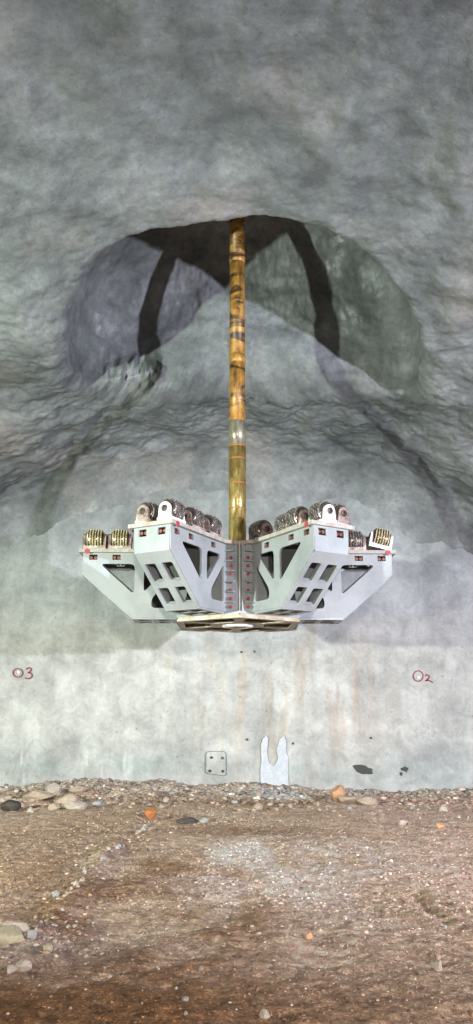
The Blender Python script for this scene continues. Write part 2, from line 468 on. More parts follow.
Zf = 0.030*n1 + 0.012*rock + 0.022*n2*(1+1.5*sstep(16, 19, Y)) + berm + 0.014*np.abs(rock)*sstep(16.5, 18.5, Y)
xl = -1.52 - 0.03*(Y-8.5) + 0.07*n1                  # kerb of rubble left by wheels
Zf += 0.07*np.exp(-((X-xl)/0.16)**2)*(0.5+0.5*np.clip(n4+0.4, 0, 1.5))*sstep(5.5, 8, Y)*sstep(16.0, 14.0, Y)
xr = 1.72 + 0.06*n1
Zf -= 0.035*np.exp(-((X-xr)/0.08)**2)*(sstep(6.8, 7.1, Y)*sstep(8.8, 8.2, Y) + sstep(9.6, 10, Y)*sstep(11.4, 11, Y))
for (px, py, rr_, h) in ((15, 948, 0.55, 0.06), (62, 800, 1.0, 0.14), (10, 806, 0.7, 0.12), (120, 798, 0.9, 0.08)):
    c = atZ(px, py); Zf += h*np.exp(-(((X-c.x)/rr_)**2 + ((Y-c.y)/(rr_*1.1))**2))*(0.8+0.6*n2)
Pf = np.stack([X, Y, Zf], -1)
col = np.ones(X.shape + (3,))*np.array([0.30, 0.222, 0.155])
def gf(px, py, rx, ry):
    c = atZ(px, py); return np.exp(-(((X-c.x)/rx)**2 + ((Y-c.y)/ry)**2))
lay(sstep(-0.25, 0.5, n3 + 0.4*n1), (0.37, 0.295, 0.225), 0.7)
lay(sstep(1.2, 2.6, X + 0.5*n1 + 0.03*(Y-10)), (0.39, 0.285, 0.225), 0.75)                         # dry pinkish grit, right
lay(np.clip(gf(150, 950, 1.3, 1.6) + gf(60, 1000, 1.0, 1.0) + gf(90, 860, 0.9, 1.6) + gf(150, 890, 0.9, 1.7), 0, 1)*sstep(-0.55, 0.25, n1+0.5*n2), (0.145, 0.078, 0.032), 0.95)   # wet brown mud
lay(gf(230, 1005, 1.1, 0.7)*sstep(-0.4, 0.3, n1), (0.16, 0.09, 0.04), 0.8)
lay(gf(50, 845, 1.6, 1.5), (0.22, 0.16, 0.11), 0.7)
lay(gf(240, 832, 1.0, 0.50)*sstep(-0.5, 0.1, n1), (0.115, 0.068, 0.034), 0.95)                   # dark damp strip
lay(gf(160, 830, 1.8, 0.7)*sstep(-0.4, 0.2, n2), (0.22, 0.16, 0.11), 0.6)
lay((gf(265, 880, 1.0, 2.0)+gf(240, 850, 0.8, 1.0))*sstep(-0.6, 0.2, n4), (0.44, 0.385, 0.34), 0.8)  # crushed pale gravel
lay(gf(350, 860, 0.9, 1.6)*sstep(-0.4, 0.3, n2), (0.38, 0.34, 0.31), 0.7)
lay(gf(300, 960, 0.5, 1.0), (0.34, 0.26, 0.20), 0.4)
lay(gf(110, 855, 0.4, 1.8)*sstep(-0.4, 0.2, n1), (0.40, 0.35, 0.30), 0.6)
lay(sstep(17.0, 18.8, Y+0.6*n1), (0.43, 0.37, 0.31), 0.8)                                          # rubble strip under the wall
lay(gf(274, 797, 0.7, 0.7)*sstep(-0.3, 0.2, n2), (0.62, 0.60, 0.58), 0.9)                            # spilled white
lay(gf(20, 955, 0.7, 0.5), (0.30, 0.27, 0.24), 0.7)
col = np.clip(col*np.array([1.85, 1.70, 1.68]), 0, 0.8)
fn = fbm(fl, 0.11, 3, 21, 0.5).reshape(X.shape)
col = np.clip(col*(1 + 0.38*fn)[..., None], 0.02, 0.8)
mf = grid_mesh('floor', Pf); set_col(mf, col.reshape(-1, 3))
floor = link('floor', mf, 'dirt', smooth=True)
tag(floor, 'brown muddy dirt floor with gravel and wheel tracks', kind='structure')
def floor_z(x, y):
    i = np.clip(np.searchsorted(xs, x), 1, len(xs)-1); j = np.clip(np.searchsorted(ys, y), 1, len(ys)-1)
    fx = (x-xs[i-1])/(xs[i]-xs[i-1]); fy = (y-ys[j-1])/(ys[j]-ys[j-1])
    return float((Zf[i-1, j-1]*(1-fx)+Zf[i, j-1]*fx)*(1-fy) + (Zf[i-1, j]*(1-fx)+Zf[i, j]*fx)*fy)
def on_floor(px, py):
    p = atZ(px, py)
    for _ in range(6): p = atZ(px, py, floor_z(p.x, p.y))
    return p

# ------------------------------------------------------------------ reamer head
CX, CY = 0.02, 14.0
Z0 = 3.20
TOP = 1.25            # working plate height over the base
ROT = 1.5
reamer = bpy.data.objects.new('reamer_head', None); C.objects.link(reamer)
reamer.location = (CX, CY, Z0); reamer.rotation_euler = (0, 0, R(ROT))
tag(reamer, 'grey six-winged raise-boring reamer head hanging from the yellow drill string', 'reamer')

# wing in local frame: x radial outwards, y lateral, z up
U0 = 0.95
HW = 0.31
def wing_master():
    T = 0.035
    bm = bmesh.new(); box(bm, U0, U0+0.045, -0.53, 0.53, 0.06, TOP-0.06)
    wg = from_bm('wing', bm, 'grey_paint')                     # inner flange; the plates hang on it
    prof = [(U0, 0.09), (1.79, 0.07), (2.66, 0.82), (2.68, TOP-0.06), (U0, TOP-0.06)]
    holes = [fillet([(1.78, 1.00), (2.38, 1.00), (1.78, 0.47)], 0.09), fillet([(1.17, 1.00), (1.62, 1.00), (1.62, 0.50)], 0.09),
             fillet([(1.08, 0.86), (1.48, 0.40), (1.48, 0.24), (1.08, 0.24)], 0.07)]
    notch = [[(u-0.07, 1.07), (u+0.07, 1.07), (u+0.07, 1.16), (u-0.07, 1.16)] for u in (2.50, 2.10, 1.42)]
    Ms = Matrix(((1, 0, 0, 0), (0, 0, 1, 0), (0, 1, 0, 0), (0, 0, 0, 1)))
    for sgn in (-1, 1):
        bm = bmesh.new(); plate(bm, [prof] + holes + notch, sgn*HW - T/2, sgn*HW + T/2, Ms)
        from_bm('side_plate', bm, 'grey_paint', wg)
    Me = Matrix(((0, 0, 1, 0), (1, 0, 0, 0), (0, 1, 0, 0), (0, 0, 0, 1)))
    ends = [[(v-0.07, 1.05), (v+0.07, 1.05), (v+0.07, 1.16), (v-0.07, 1.16)] for v in (-0.17, 0.17)]
    bm = bmesh.new(); plate(bm, [[(-HW, 0.80), (HW, 0.80), (HW, TOP-0.06), (-HW, TOP-0.06)]] + ends, 2.64, 2.68, Me)
    from_bm('end_plate', bm, 'grey_paint', wg)
    bm = bmesh.new(); box(bm, 1.68, 1.71, -HW, HW, 0.12, TOP-0.06); from_bm('cross_web', bm, 'interior_shade', wg)
    bm = bmesh.new(); box(bm, 0, 0.08, 0, 0.18, 0, 0.02)
    mg = bpy.data.meshes.new('gusset'); bmesh.ops.recalc_face_normals(bm, faces=bm.faces); bm.to_mesh(mg); bm.free(); mg.materials.append(MATS['grey_paint'])
    for k in range(6):
        for sgn in (-1, 1):
            o = bpy.data.objects.new('gusset', mg); C.objects.link(o); o.parent = wg
            o.location = (U0+0.03, HW if sgn > 0 else -0.49, 0.22+k*0.17)
    # slanted window plate
    bm = bmesh.new()
    a = Vector((1.79, 0, 0.07)); b = Vector((2.66, 0, 0.82)); d = (b-a); Ls = d.length; d.normalize()
    n = Vector((d.z, 0, -d.x))
    Mw = Matrix(((0, d.x, n.x, a.x), (1, 0, 0, 0), (0, d.z, n.z, a.z), (0, 0, 0, 1)))
    wins = []
    for s0, s1 in ((0.10, 0.45), (0.56, 0.93)):
        for v0, v1 in ((-0.25, -0.05), (0.05, 0.25)):
            wins.append(fillet([(v0, s0), (v1, s0), (v1, s1), (v0, s1)], 0.03, 2))
    plate(bm, [[(-HW, 0), (HW, 0), (HW, Ls), (-HW, Ls)]] + wins, -0.07, 0.02, Mw)
    from_bm('window_plate', bm, 'grey_paint', wg)
    # cell floor behind the windows
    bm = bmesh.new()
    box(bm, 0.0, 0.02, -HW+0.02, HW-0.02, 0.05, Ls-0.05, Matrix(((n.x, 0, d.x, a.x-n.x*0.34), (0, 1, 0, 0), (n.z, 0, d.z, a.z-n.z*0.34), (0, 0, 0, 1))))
    from_bm('inner_web', bm, 'interior_shade', wg)
    # bottom plate with slots
    bm = bmesh.new()
    Mb = Matrix(((1, 0, 0, 0), (0, 1, 0, 0), (0, 0, 1, 0), (0, 0, 0, 1)))
    slots = [fillet([(u0, v0), (u1, v0), (u1, v1), (u0, v1)], 0.03, 2) for u0, u1 in ((1.46, 1.70), (1.14, 1.36)) for v0, v1 in ((-0.24, -0.04), (0.04, 0.24))]
    plate(bm, [[(U0, -HW), (1.80, -HW), (1.80, HW), (U0, HW)]] + slots, 0.05, 0.09, Mb)
    from_bm('bottom_plate', bm, 'grey_paint', wg)
    # working plate on top
    bm = bmesh.new()
    plate(bm, [[(0.62, -0.36), (U0, -0.54), (1.15, -0.40), (2.74, -0.40), (2.74, 0.40), (1.15, 0.40), (U0, 0.54), (0.62, 0.36)]], TOP-0.06, TOP, Mb)
    from_bm('top_plate', bm, 'worn_plate_paint', wg)
    # bolts
    bm = bmesh.new(); lathe(bm, [(0.026, 0), (0.026, 0.03), (0.012, 0.03), (0.012, 0.05)], 6, Matrix.Rotation(R(90), 4, 'Y'))
    me = bpy.data.meshes.new('bolt'); bmesh.ops.recalc_face_normals(bm, faces=bm.faces); bm.to_mesh(me); bm.free(); me.materials.append(MATS['red_bolt'])
    for k in range(7):
        for y in (-0.42, 0.42):
            o = bpy.data.objects.new('bolt', me); C.objects.link(o); o.parent = wg; o.location = (U0+0.045, y, 0.16+0.135*k)
    # saddle bolts seen in the notches
    bm = bmesh.new(); lathe(bm, [(0.028, -0.03), (0.028, 0.03)], 8, Matrix.Rotation(R(90), 4, 'Y'))
    me2 = bpy.data.meshes.new('saddle_bolt'); bmesh.ops.recalc_face_normals(bm, faces=bm.faces); bm.to_mesh(me2); bm.free(); me2.materials.append(MATS['copper_bolt'])
    for v in (-0.205, -0.135, 0.135, 0.205):
        o = bpy.data.objects.new('saddle_bolt', me2); C.objects.link(o); o.parent = wg; o.location = (2.62, v, 1.11)
    for u in (2.50, 2.10, 1.42):
        for du in (-0.036, 0.036):
            for sg in (-1, 1):
                o = bpy.data.objects.new('saddle_bolt', me2); C.objects.link(o); o.parent = wg
                o.location = (u+du, sg*(HW-0.03), 1.11); o.rotation_euler = (0, 0, R(90))
    # red painted corner marks on the working plate edge
    bm = bmesh.new(); lathe(bm, [(0.045, 0), (0.045, 0.008)], 10, Matrix.Rotation(R(90), 4, 'X'))
    me3 = bpy.data.meshes.new('red_mark'); bmesh.ops.recalc_face_normals(bm, faces=bm.faces); bm.to_mesh(me3); bm.free(); me3.materials.append(MATS['red_bolt'])
    for u, y, rz in ((2.60, 0.402, 180), (2.60, -0.402, 0), (1.02, 0.47, 205), (1.02, -0.47, -25)):
        o = bpy.data.objects.new('red_mark', me3); C.objects.link(o); o.parent = wg
        o.location = (u, y, TOP-0.045); o.rotation_euler = (0, 0, R(rz))
    bm = bmesh.new(); box(bm, U0+0.045, 1.68, -0.015, 0.015, 0.12, TOP-0.06); from_bm('centre_web', bm, 'interior_shade', wg)
    return wg

def cutter_master(drum_mat, button_mat, saddle_mat):
    """saddle with two cheeks and a roller on a radial axis; x = axis"""
    bm = bmesh.new()
    box(bm, -0.20, 0.20, -0.13, 0.13, 0.0, 0.07)
    ax = 0.205
    for sgn in (-1, 1):
        pts = [(-0.115, 0.05), (0.115, 0.05), (0.10, ax)] + [(0.10*math.cos(a), ax+0.10*math.sin(a)) for a in np.linspace(0.2, math.pi-0.2, 11)] + [(-0.10, ax)]
        x0, x1 = sorted((sgn*0.155, sgn*0.20))
        plate(bm, [pts], x0, x1, Matrix(((0, 0, 1, 0), (1, 0, 0, 0), (0, 1, 0, 0), (0, 0, 0, 1))))
    ct_ = from_bm('roller_cutter', bm, saddle_mat)
    Mx = Matrix.Translation((0, 0, ax)) @ Matrix.Rotation(R(90), 4, 'Y')
    bm = bmesh.new()
    lathe(bm, [(0.07, -0.152), (0.125, -0.150), (0.155, -0.12), (0.168, -0.04), (0.168, 0.04), (0.158, 0.12), (0.130, 0.150), (0.07, 0.152)], 28, Mx)
    from_bm('drum', bm, drum_mat, ct_, True)
    for k in range(6):
        h = -0.115 + 0.046*k
        rad = 0.166 - 0.7*(abs(h+0.0)**2)
        bm = bmesh.new()
        lathe(bm, [(rad-0.01, h-0.014), (rad+0.009, h-0.009), (rad+0.009, h+0.009), (rad-0.01, h+0.014)], 28, Mx, cap=False)
        for q in range(20):
            a = 2*math.pi*(q + 0.5*(k % 2))/20
            lathe(bm, [(0.012, -0.006), (0.010, 0.006), (0.004, 0.010)], 6, Mx @ Matrix.Translation((math.cos(a)*(rad+0.008), math.sin(a)*(rad+0.008), h)) @ Matrix.Rotation(a, 4, 'Z') @ Matrix.Rotation(R(90), 4, 'Y'))
        from_bm('button_row', bm, button_mat, ct_)
    for sgn in (-1, 1):
        bm = bmesh.new()
        lathe(bm, [(0.055, 0.195), (0.05, 0.215), (0.022, 0.217), (0.022, 0.205)], 14, Mx @ Matrix.Rotation(R(0 if sgn > 0 else 180), 4, 'X'))
        from_bm('shaft_cap', bm, 'cutter_steel', ct_)
    return ct_

wing0 = wing_master()
masters = {'dark': cutter_master('cutter_steel', 'carbide_grey', 'saddle_steel'),
           'white': cutter_master('cutter_steel', 'carbide_grey', 'saddle_white'),
           'brasswhite': cutter_master('cutter_steel', 'carbide_brass', 'saddle_white'),
           'brass': cutter_master('cutter_steel', 'carbide_brass', 'saddle_steel')}
used = set()
def put_cutter(kind, a, u, v, tilt=0.0, dz=0.0):
    m = masters[kind]
    if kind in used: c = copy_tree(m, reamer)
    else: used.add(kind); c = m; c.parent = reamer
    # direction of a wing at azimuth a (0 = towards the camera)
    dx, dy = math.sin(R(a)), -math.cos(R(a))
    vx, vy = math.cos(R(a)), math.sin(R(a))
    c.location = (dx*u + vx*v, dy*u + vy*v, TOP+dz)
    c.rotation_euler = (0, R(tilt), math.atan2(dy, dx))
plan = {
 -30: [('dark', 2.46, -0.20), ('white', 2.46, 0.20), ('dark', 1.88, 0.20), ('dark', 1.34, 0.20), ('dark', 1.86, -0.20)],
 30:  [('white', 2.46, 0.0), ('dark', 2.44, 0.285), ('dark', 2.02, -0.13), ('dark', 1.60, -0.05), ('dark', 0.98, -0.15)],
 -90: [('brass', 2.50, 0.19), ('brass', 2.06, 0.19), ('dark', 2.30, -0.20), ('dark', 1.55, 0.0)],
 90:  [('brasswhite', 2.48, -0.19), ('dark', 2.04, -0.19), ('dark', 2.25, 0.2), ('dark', 1.62, 0.0)],
 -150: [('dark', 2.4, 0.0), ('dark', 1.9, 0.0), ('dark', 1.25, 0.0)],
 150: [('dark', 2.4, 0.0), ('dark', 1.9, 0.0), ('dark', 1.1, 0.0)],
}
first = True
for a, cs in plan.items():
    wgo = wing0 if first else copy_tree(wing0, reamer)
    wgo.parent = reamer; first = False
    dx, dy = math.sin(R(a)), -math.cos(R(a))
    wgo.rotation_euler = (0, 0, math.atan2(dy, dx))
    for (k, u, v) in cs:
        put_cutter(k, a, u, v, 14 if k == 'brasswhite' else 0, 0.05 if k == 'brasswhite' else 0)

# hub: hexagonal drum
def hexa(r, ph=0): return [(r*math.cos(R(60*k+ph)), r*math.sin(R(60*k+ph))) for k in range(6)]
I4 = Matrix.Identity(4)
bm = bmesh.new()
plate(bm, [hexa(1.085, 30)], 0.08, TOP-0.06, I4)
o = from_bm('hub', bm, 'grey_paint', reamer); o.rotation_euler = (0, 0, R(60))
# corner seams of the hub
for k in range(6):
    bm = bmesh.new(); box(bm, 1.05, 1.135, -0.012, 0.012, 0.06, TOP-0.01, Matrix.Rotation(R(60*k+90), 4, 'Z'))
    from_bm('seam_plate', bm, 'worn_plate_paint', reamer)
bm = bmesh.new(); plate(bm, [hexa(0.98, 30)], TOP-0.06, TOP-0.005, I4)
o = from_bm('centre_plate', bm, 'worn_plate_paint', reamer)
bm = bmesh.new(); lathe(bm, [(0.30, TOP-0.02), (0.30, TOP+0.10), (0.22, TOP+0.16), (0.17, TOP+0.2)], 24)
from_bm('stem_collar', bm, 'muddy_steel', reamer, True)
# base: upper disc and lower perforated frame
bm = bmesh.new(); plate(bm, [hexa(1.19, 30)], 0.045, 0.085, I4)
from_bm('base_plate', bm, 'grey_paint', reamer)
circ = lambda r, n=48: [(r*math.cos(2*math.pi*k/n), r*math.sin(2*math.pi*k/n)) for k in range(n)]
def wedge(k):
    a0, a1 = R(60*k+30+6), R(60*k+90-6)
    c = lambda r, a: (r*math.cos(a), r*math.sin(a))
    m = R(60*k+60); e = R(13)
    return fillet([c(0.50, a0), c(1.00, a0), c(1.00, a1), c(0.50, a1)], 0.06, 2)
bm = bmesh.new()
plate(bm, [hexa(1.18, 30)] + [wedge(k) for k in range(6)] + [circ(0.28, 24)], -0.02, 0.015, I4)
for k in range(6):
    box(bm, 0.45, 1.14, -0.035, 0.035, 0.015, 0.045, Matrix.Rotation(R(60*k+30), 4, 'Z'))
from_bm('base_frame', bm, 'muddy_steel', reamer)
for k in range(6):
    bm = bmesh.new(); a, b = hexa(1.17, 30)[k], hexa(1.17, 30)[(k+1) % 6]
    d = Vector((b[0]-a[0], b[1]-a[1], 0)); L_ = d.length; d.normalize()
    box(bm, 0.02, L_-0.02, 0, 0.03, 0.015, 0.045, Matrix(((d.x, -d.y, 0, a[0]), (d.y, d.x, 0, a[1]), (0, 0, 1, 0), (0, 0, 0, 1))))
    from_bm('base_skirt', bm, 'muddy_steel', reamer)
bm = bmesh.new(); lathe(bm, [(0.16, 0.04), (0.27, 0.03), (0.27, -0.04), (0.20, -0.06), (0.15, -0.05), (0.15, 0.0)], 24)
from_bm('base_boss', bm, 'saddle_white', reamer, True)

# ------------------------------------------------------------------ drill string
string = bpy.data.objects.new('drill_string', None); C.objects.link(string); string.location = (CX-0.005, CY, Z0+TOP)
tag(string, 'long vertical rust-yellow drill string between roof cavity and reamer head', 'drill rod')
zb = Z0+TOP
def zpix(py): return atY(237, py, CY).z - zb
def tubeobj(name, prof, mat, seg=28):
    bm = bmesh.new(); lathe(bm, prof, seg); return from_bm(name, bm, mat, string, True)
zj = zpix(422)
r0 = 0.158
z4 = zpix(447)
tubeobj('lower_rod', [(r0, 0.205), (r0, z4)], 'greased_rod')
tubeobj('tool_joint', [(r0, z4), (r0, zj-0.03), (r0-0.012, zj-0.02), (r0-0.012, zj)], 'bare_rod')
for py in (447, 459.5, 484, 509.5):
    z = zpix(py); tubeobj('joint_ring', [(r0, z-0.012), (r0+0.004, z-0.012), (r0+0.004, z+0.012), (r0, z+0.012)], 'rust_ring')
r1_ = 0.148
segs = [zj, zpix(362), zpix(262), 13.2-zb]
names = ['drill_rod']*3
for k in range(3):
    a, b = segs[k], segs[k+1]
    tubeobj('drill_rod', [(r1_, a), (r1_, b-0.02), (r1_-0.01, b-0.015), (r1_-0.01, b)], 'yellow_rod')
    if k:
        tubeobj('joint_band', [(r1_-0.005, a-0.04), (r1_+0.007, a-0.035), (r1_+0.007, a+0.13), (r1_-0.005, a+0.14)], 'yellow_rod')

# ------------------------------------------------------------------ marks on the end wall (children of the wall)
YW = WALL_Y - 0.035
def on_wall_strip(name, paths, width, mat, parent=wall, depth=0.006, label=None):
    """painted / scratched line as a thin raised strip"""
    bm = bmesh.new()
    for pts, closed in paths:
        W3 = [atY(px, py, YW) for px, py in pts]; n = len(W3)
        L, Rr = [], []
        for i, p in enumerate(W3):
            if closed: t = W3[(i+1) % n] - W3[i-1]
            else: t = W3[min(i+1, n-1)] - W3[max(i-1, 0)]
            t.normalize(); nn = Vector((-t.z, 0, t.x))*width/2
            L.append(p+nn); Rr.append(p-nn)
        fr = [(bm.verts.new(a), bm.verts.new(b)) for a, b in zip(L, Rr)]
        bk = [(bm.verts.new(a+Vector((0, depth+0.05, 0))), bm.verts.new(b+Vector((0, depth+0.05, 0)))) for a, b in zip(L, Rr)]
        for i in range(n if closed else n-1):
            j = (i+1) % n
            bm.faces.new((fr[i][0], fr[i][1], fr[j][1], fr[j][0]))
            bm.faces.new((fr[i][0], fr[j][0], bk[j][0], bk[i][0])); bm.faces.new((fr[i][1], bk[i][1], bk[j][1], fr[j][1]))
    o = from_bm(name, bm, mat, parent)
    if label: o['label'] = label
    return o
def ring(cx, cy, rx, ry, n=24): return [(cx+rx*math.cos(2*math.pi*k/n), cy+ry*math.sin(2*math.pi*k/n)) for k in range(n)]
on_wall_strip('painted_circle', [(ring(17.8, 672.8, 4.8, 4.2), True)], 0.026, 'red_marker', label='red painted circle before the number 3')
def smooth_path(pts, n=6):
    out = []
    P_ = [pts[0]] + list(pts) + [pts[-1]]
    for i in range(1, len(P_)-2):
        for k in range(n):
            t = k/n; a, b, c, d = P_[i-1:i+3]
            out.append(tuple(0.5*(2*b[j] + (c[j]-a[j])*t + (2*a[j]-5*b[j]+4*c[j]-d[j])*t*t + (3*b[j]-a[j]-3*c[j]+d[j])*t**3) for j in (0, 1)))
    out.append(pts[-1]); return out
on_wall_strip('painted_number', [(smooth_path([(26, 669.3), (28.6, 667.8), (31.3, 669), (29.5, 672), (28.2, 672.6), (31, 673.2), (32, 676), (29, 678.6), (25.2, 678)]), False)], 0.030, 'red_marker', label='red handwritten number 3')
on_wall_strip('painted_circle', [(ring(418.2, 676, 4.9, 5.2), True)], 0.026, 'red_marker', label='red painted circle before the number 2')
on_wall_strip('painted_number', [(smooth_path([(425.2, 676), (427, 674.8), (429.3, 676.2), (428.3, 678.6), (426, 680.8), (428.6, 680.3), (433, 682.6)]), False)], 0.034, 'red_marker', label='red handwritten number 2')
for px, py in ((18.4, 672.3), (418.8, 677.4)):
    p = atY(px, py, YW-0.01); bm = bmesh.new()
    lathe(bm, [(0.03, 0.05), (0.03, 0), (0.022, -0.008)], 12, Matrix.Translation(p) @ Matrix.Rotation(R(-90), 4, 'X'))
    from_bm('survey_target', bm, 'target_white', wall)['label'] = 'small white survey target inside a red circle'
# squared plate outline with four holes
pl = on_wall_strip('plate_outline', [([(p.x, p.y) for p in fillet([(205.5, 751.5), (226, 751.5), (226.5, 776), (205, 773.5)], 3.5, 4)], True)], 0.013, 'pencil_line', label='dark rounded square outline around four bolt holes')
for px, py in ((211.5, 757.5), (222.5, 758), (209.8, 771), (222.8, 771.2)):
    p = atY(px, py, YW-0.004); bm = bmesh.new()
    lathe(bm, [(0.032, 0.05), (0.032, 0.0), (0.018, 0.0), (0.018, 0.03)], 10, Matrix.Translation(p) @ Matrix.Rotation(R(-90), 4, 'X'))
    from_bm('bolt_hole', bm, 'hole_dark', pl)
# white U-shaped plaster splash
def wall_patch(name, outline_px, mat, depth, label, rough=0.5, seed=0):
    bm = bmesh.new(); rnd = random.Random(seed)
    P_ = [(x + rnd.uniform(-rough, rough), y + rnd.uniform(-rough, rough)) for x, y in outline_px]
    W3 = [atY(px, py, YW-depth) for px, py in P_]
    c3 = [(p.x, p.z) for p in W3]
    plate(bm, [c3], YW-depth, YW+0.06, Matrix(((1, 0, 0, 0), (0, 0, 1, 0), (0, 1, 0, 0), (0, 0, 0, 1))))
    o = from_bm(name, bm, mat, wall); o['label'] = label; return o
def dens(pts, k=5):
    out = []
    for i, a in enumerate(pts):
        b = pts[(i+1) % len(pts)]
        for j in range(k): out.append((a[0]+(b[0]-a[0])*j/k, a[1]+(b[1]-a[1])*j/k))
    return out
wall_patch('white_patch', dens([(263, 739), (266, 736), (268, 738), (267.5, 745), (267, 754), (269, 763), (273.5, 766), (277, 762), (278, 757), (276.5, 750), (279.5, 739), (284, 736), (286, 741), (286, 752), (288, 757), (288, 775), (288.5, 792), (281, 796), (272, 793), (261, 791), (260.5, 770), (261.5, 755), (261, 745)]), 'white_splash', 0.012, 'white U-shaped plaster splash low on the wall', 0.45, 3)
wall_patch('spalled_patch', dens([(353, 766), (358, 764.5), (366, 766), (372, 769), (372.5, 774), (364, 774.5), (357, 772)], 3), 'hole_dark', 0.006, 'larger dark chipped patch low on the wall', 0.5, 4)
wall_patch('spalled_patch', dens([(400.5, 768), (405, 766.5), (408.5, 768.5), (407, 772), (403, 771)], 3), 'hole_dark', 0.006, 'smaller dark chipped patch low on the wall', 0.4, 5)
wall_patch('spalled_patch', dens([(400, 772), (402.5, 772.5), (402, 776), (400.2, 775)], 2), 'hole_dark', 0.006, 'tiny dark chip under the smaller patch', 0.2, 6)
for px, py in ((241.5, 652), (254.5, 651.5), (247, 739.5), (293, 743.5), (286, 777), (371, 738)):
    p = atY(px, py, YW-0.003); bm = bmesh.new()
    lathe(bm, [(0.026, 0.05), (0.026, 0.0), (0.012, 0.0), (0.012, 0.03)], 8, Matrix.Translation(p) @ Matrix.Rotation(R(-90), 4, 'X'))
    from_bm('drill_hole', bm, 'hole_dark', wall)

# ------------------------------------------------------------------ stones
def stone_mesh(seed, sub=2, flat_=0.7, rough=0.35):
    bm = bmesh.new(); bmesh.ops.create_icosphere(bm, subdivisions=sub, radius=1.0)
    rnd = random.Random(seed)
    planes = [(Vector((rnd.gauss(0, 1), rnd.gauss(0, 1), rnd.gauss(0, 1))).normalized(), rnd.uniform(0.55, 0.85)) for _ in range(9)]
    sx, sy = rnd.uniform(0.8, 1.2), rnd.uniform(0.75, 1.0)
    for v_ in bm.verts:
        p = v_.co
        for n_, d_ in planes:
            t = p.dot(n_) - d_
            if t > 0: p = p - n_*t*0.9
        p = p*(1 + rough*0.3*noise.noise(p*1.7 + Vector((seed*3.1, 0, 0))))
        v_.co = Vector((p.x*sx, p.y*sy, p.z*flat_))
    me = bpy.data.meshes.new('stone'); bmesh.ops.recalc_face_normals(bm, faces=bm.faces); bm.to_mesh(me); bm.free(); return me
def rock_at(name, px, py, size, mat, seed, label, cat='rock', flat_=0.7, sc=(1, 1, 1), rz=0, group=None, sink=0.25):
    """photo position is where the stone touches the ground"""
    me = stone_mesh(seed, 3, flat_); me.materials.append(MATS[mat])
    o = bpy.data.objects.new(name, me); C.objects.link(o)
    p = on_floor(px, py); p.y += size*sc[1]*0.6
    p.x = p.x
    zf = floor_z(p.x, min(p.y, 19.95))
    o.location = (p.x, p.y, zf + size*flat_*sc[2]*0.75*(1-sink)); o.scale = (size*sc[0], size*sc[1], size*sc[2])
    o.rotation_euler = (0, 0, rz)
    SPOTS.append((o.location.x, o.location.y, size*1.2*max(sc))); tag(o, label, cat, group); return o
SPOTS = []
def clear(x, y, r):
    return all((x-a)**2 + (y-b)**2 > (c+r)**2 for a, b, c in SPOTS)
rock_at('boulder', 338, 801, 0.26, 'stone_orange', 21, 'orange-tan boulder against the foot of the wall', flat_=0.8, sc=(0.85, 0.7, 1), rz=0.4)
rock_at('boulder', 353, 803, 0.20, 'stone_tan', 22, 'flat orange-brown rock just right of the orange-tan boulder', flat_=0.5, sc=(1.2, .8, 1))
rock_at('boulder', 369, 806, 0.22, 'stone_tan', 23, 'low brown rock at wall foot, second right of the orange boulder', flat_=0.45, sc=(1.3, .8, 1))
rock_at('boulder', 52, 799, 0.17, 'stone_pale', 24, 'topmost pale rock of the heap at the left wall foot', flat_=0.9)
rock_at('boulder', 64, 805, 0.26, 'stone_tan', 25, 'broad tan slab in the middle of the left rock heap', flat_=0.55, sc=(1.1, .8, 1))
rock_at('boulder', 79, 800, 0.20, 'stone_tan', 26, 'tan rock at the right end of the left rock heap', flat_=0.5, sc=(1.2, .8, 1), rz=.5)
rock_at('boulder', 75, 811, 0.20, 'stone_pale', 27, 'flat pale rock lying in front of the left rock heap', flat_=0.45, sc=(1.3, .8, 1))
rock_at('boulder', 54, 811, 0.14, 'stone_tan', 28, 'small tan rock at the front of the left rock heap', flat_=0.6)
rock_at('boulder', 36, 806, 0.20, 'stone_tan', 29, 'low brown rock at the left end of the left rock heap', flat_=0.5, sc=(1.4, .8, 1))
rock_at('boulder', 8, 812, 0.22, 'stone_dark', 30, 'dark rock at the wall foot on the left picture edge', flat_=0.6)
rock_at('boulder', 13, 935, 0.085, 'stone_pale', 31, 'tall pale tan rock behind the yellowish slab at left', flat_=0.75, sc=(1.2, .9, 1))
rock_at('boulder', 6, 943, 0.135, 'stone_yellow', 32, 'yellowish wedge-shaped slab at the left picture edge', flat_=0.5, sc=(1.2, .8, 1), rz=.5)
rock_at('boulder', 30, 942, 0.05, 'stone_grey', 33, 'grey block beside the yellowish slab at left', flat_=0.7)
rock_at('boulder', 21.5, 972, 0.055, 'stone_pale', 34, 'round pale stone below the yellowish slab', flat_=0.8)
rock_at('boulder', 10, 974, 0.045, 'stone_pale', 35, 'rough pale stone left of the round pale stone', flat_=0.7)
rock_at('boulder', 47, 952, 0.04, 'stone_yellow', 36, 'small yellowish stone right of the rubble at left', flat_=0.8)
rock_at('boulder', 439, 972, 0.055, 'stone_pale', 37, 'pale stone on the pinkish dirt near the right edge', flat_=0.8)
rock_at('boulder', 265, 1019, 0.035, 'stone_pale', 38, 'small pale stone at the bottom picture edge', flat_=0.8)
rock_at('boulder', 310, 940, 0.038, 'stone_orange', 39, 'small orange-pink stone on the mid floor', flat_=0.8)
rock_at('boulder', 441, 829, 0.075, 'stone_orange', 40, 'small orange stone on the floor at far right', flat_=0.8)
rock_at('boulder', 403, 826, 0.08, 'stone_pale', 41, 'pale stone left of the small orange stone at far right', flat_=0.7)
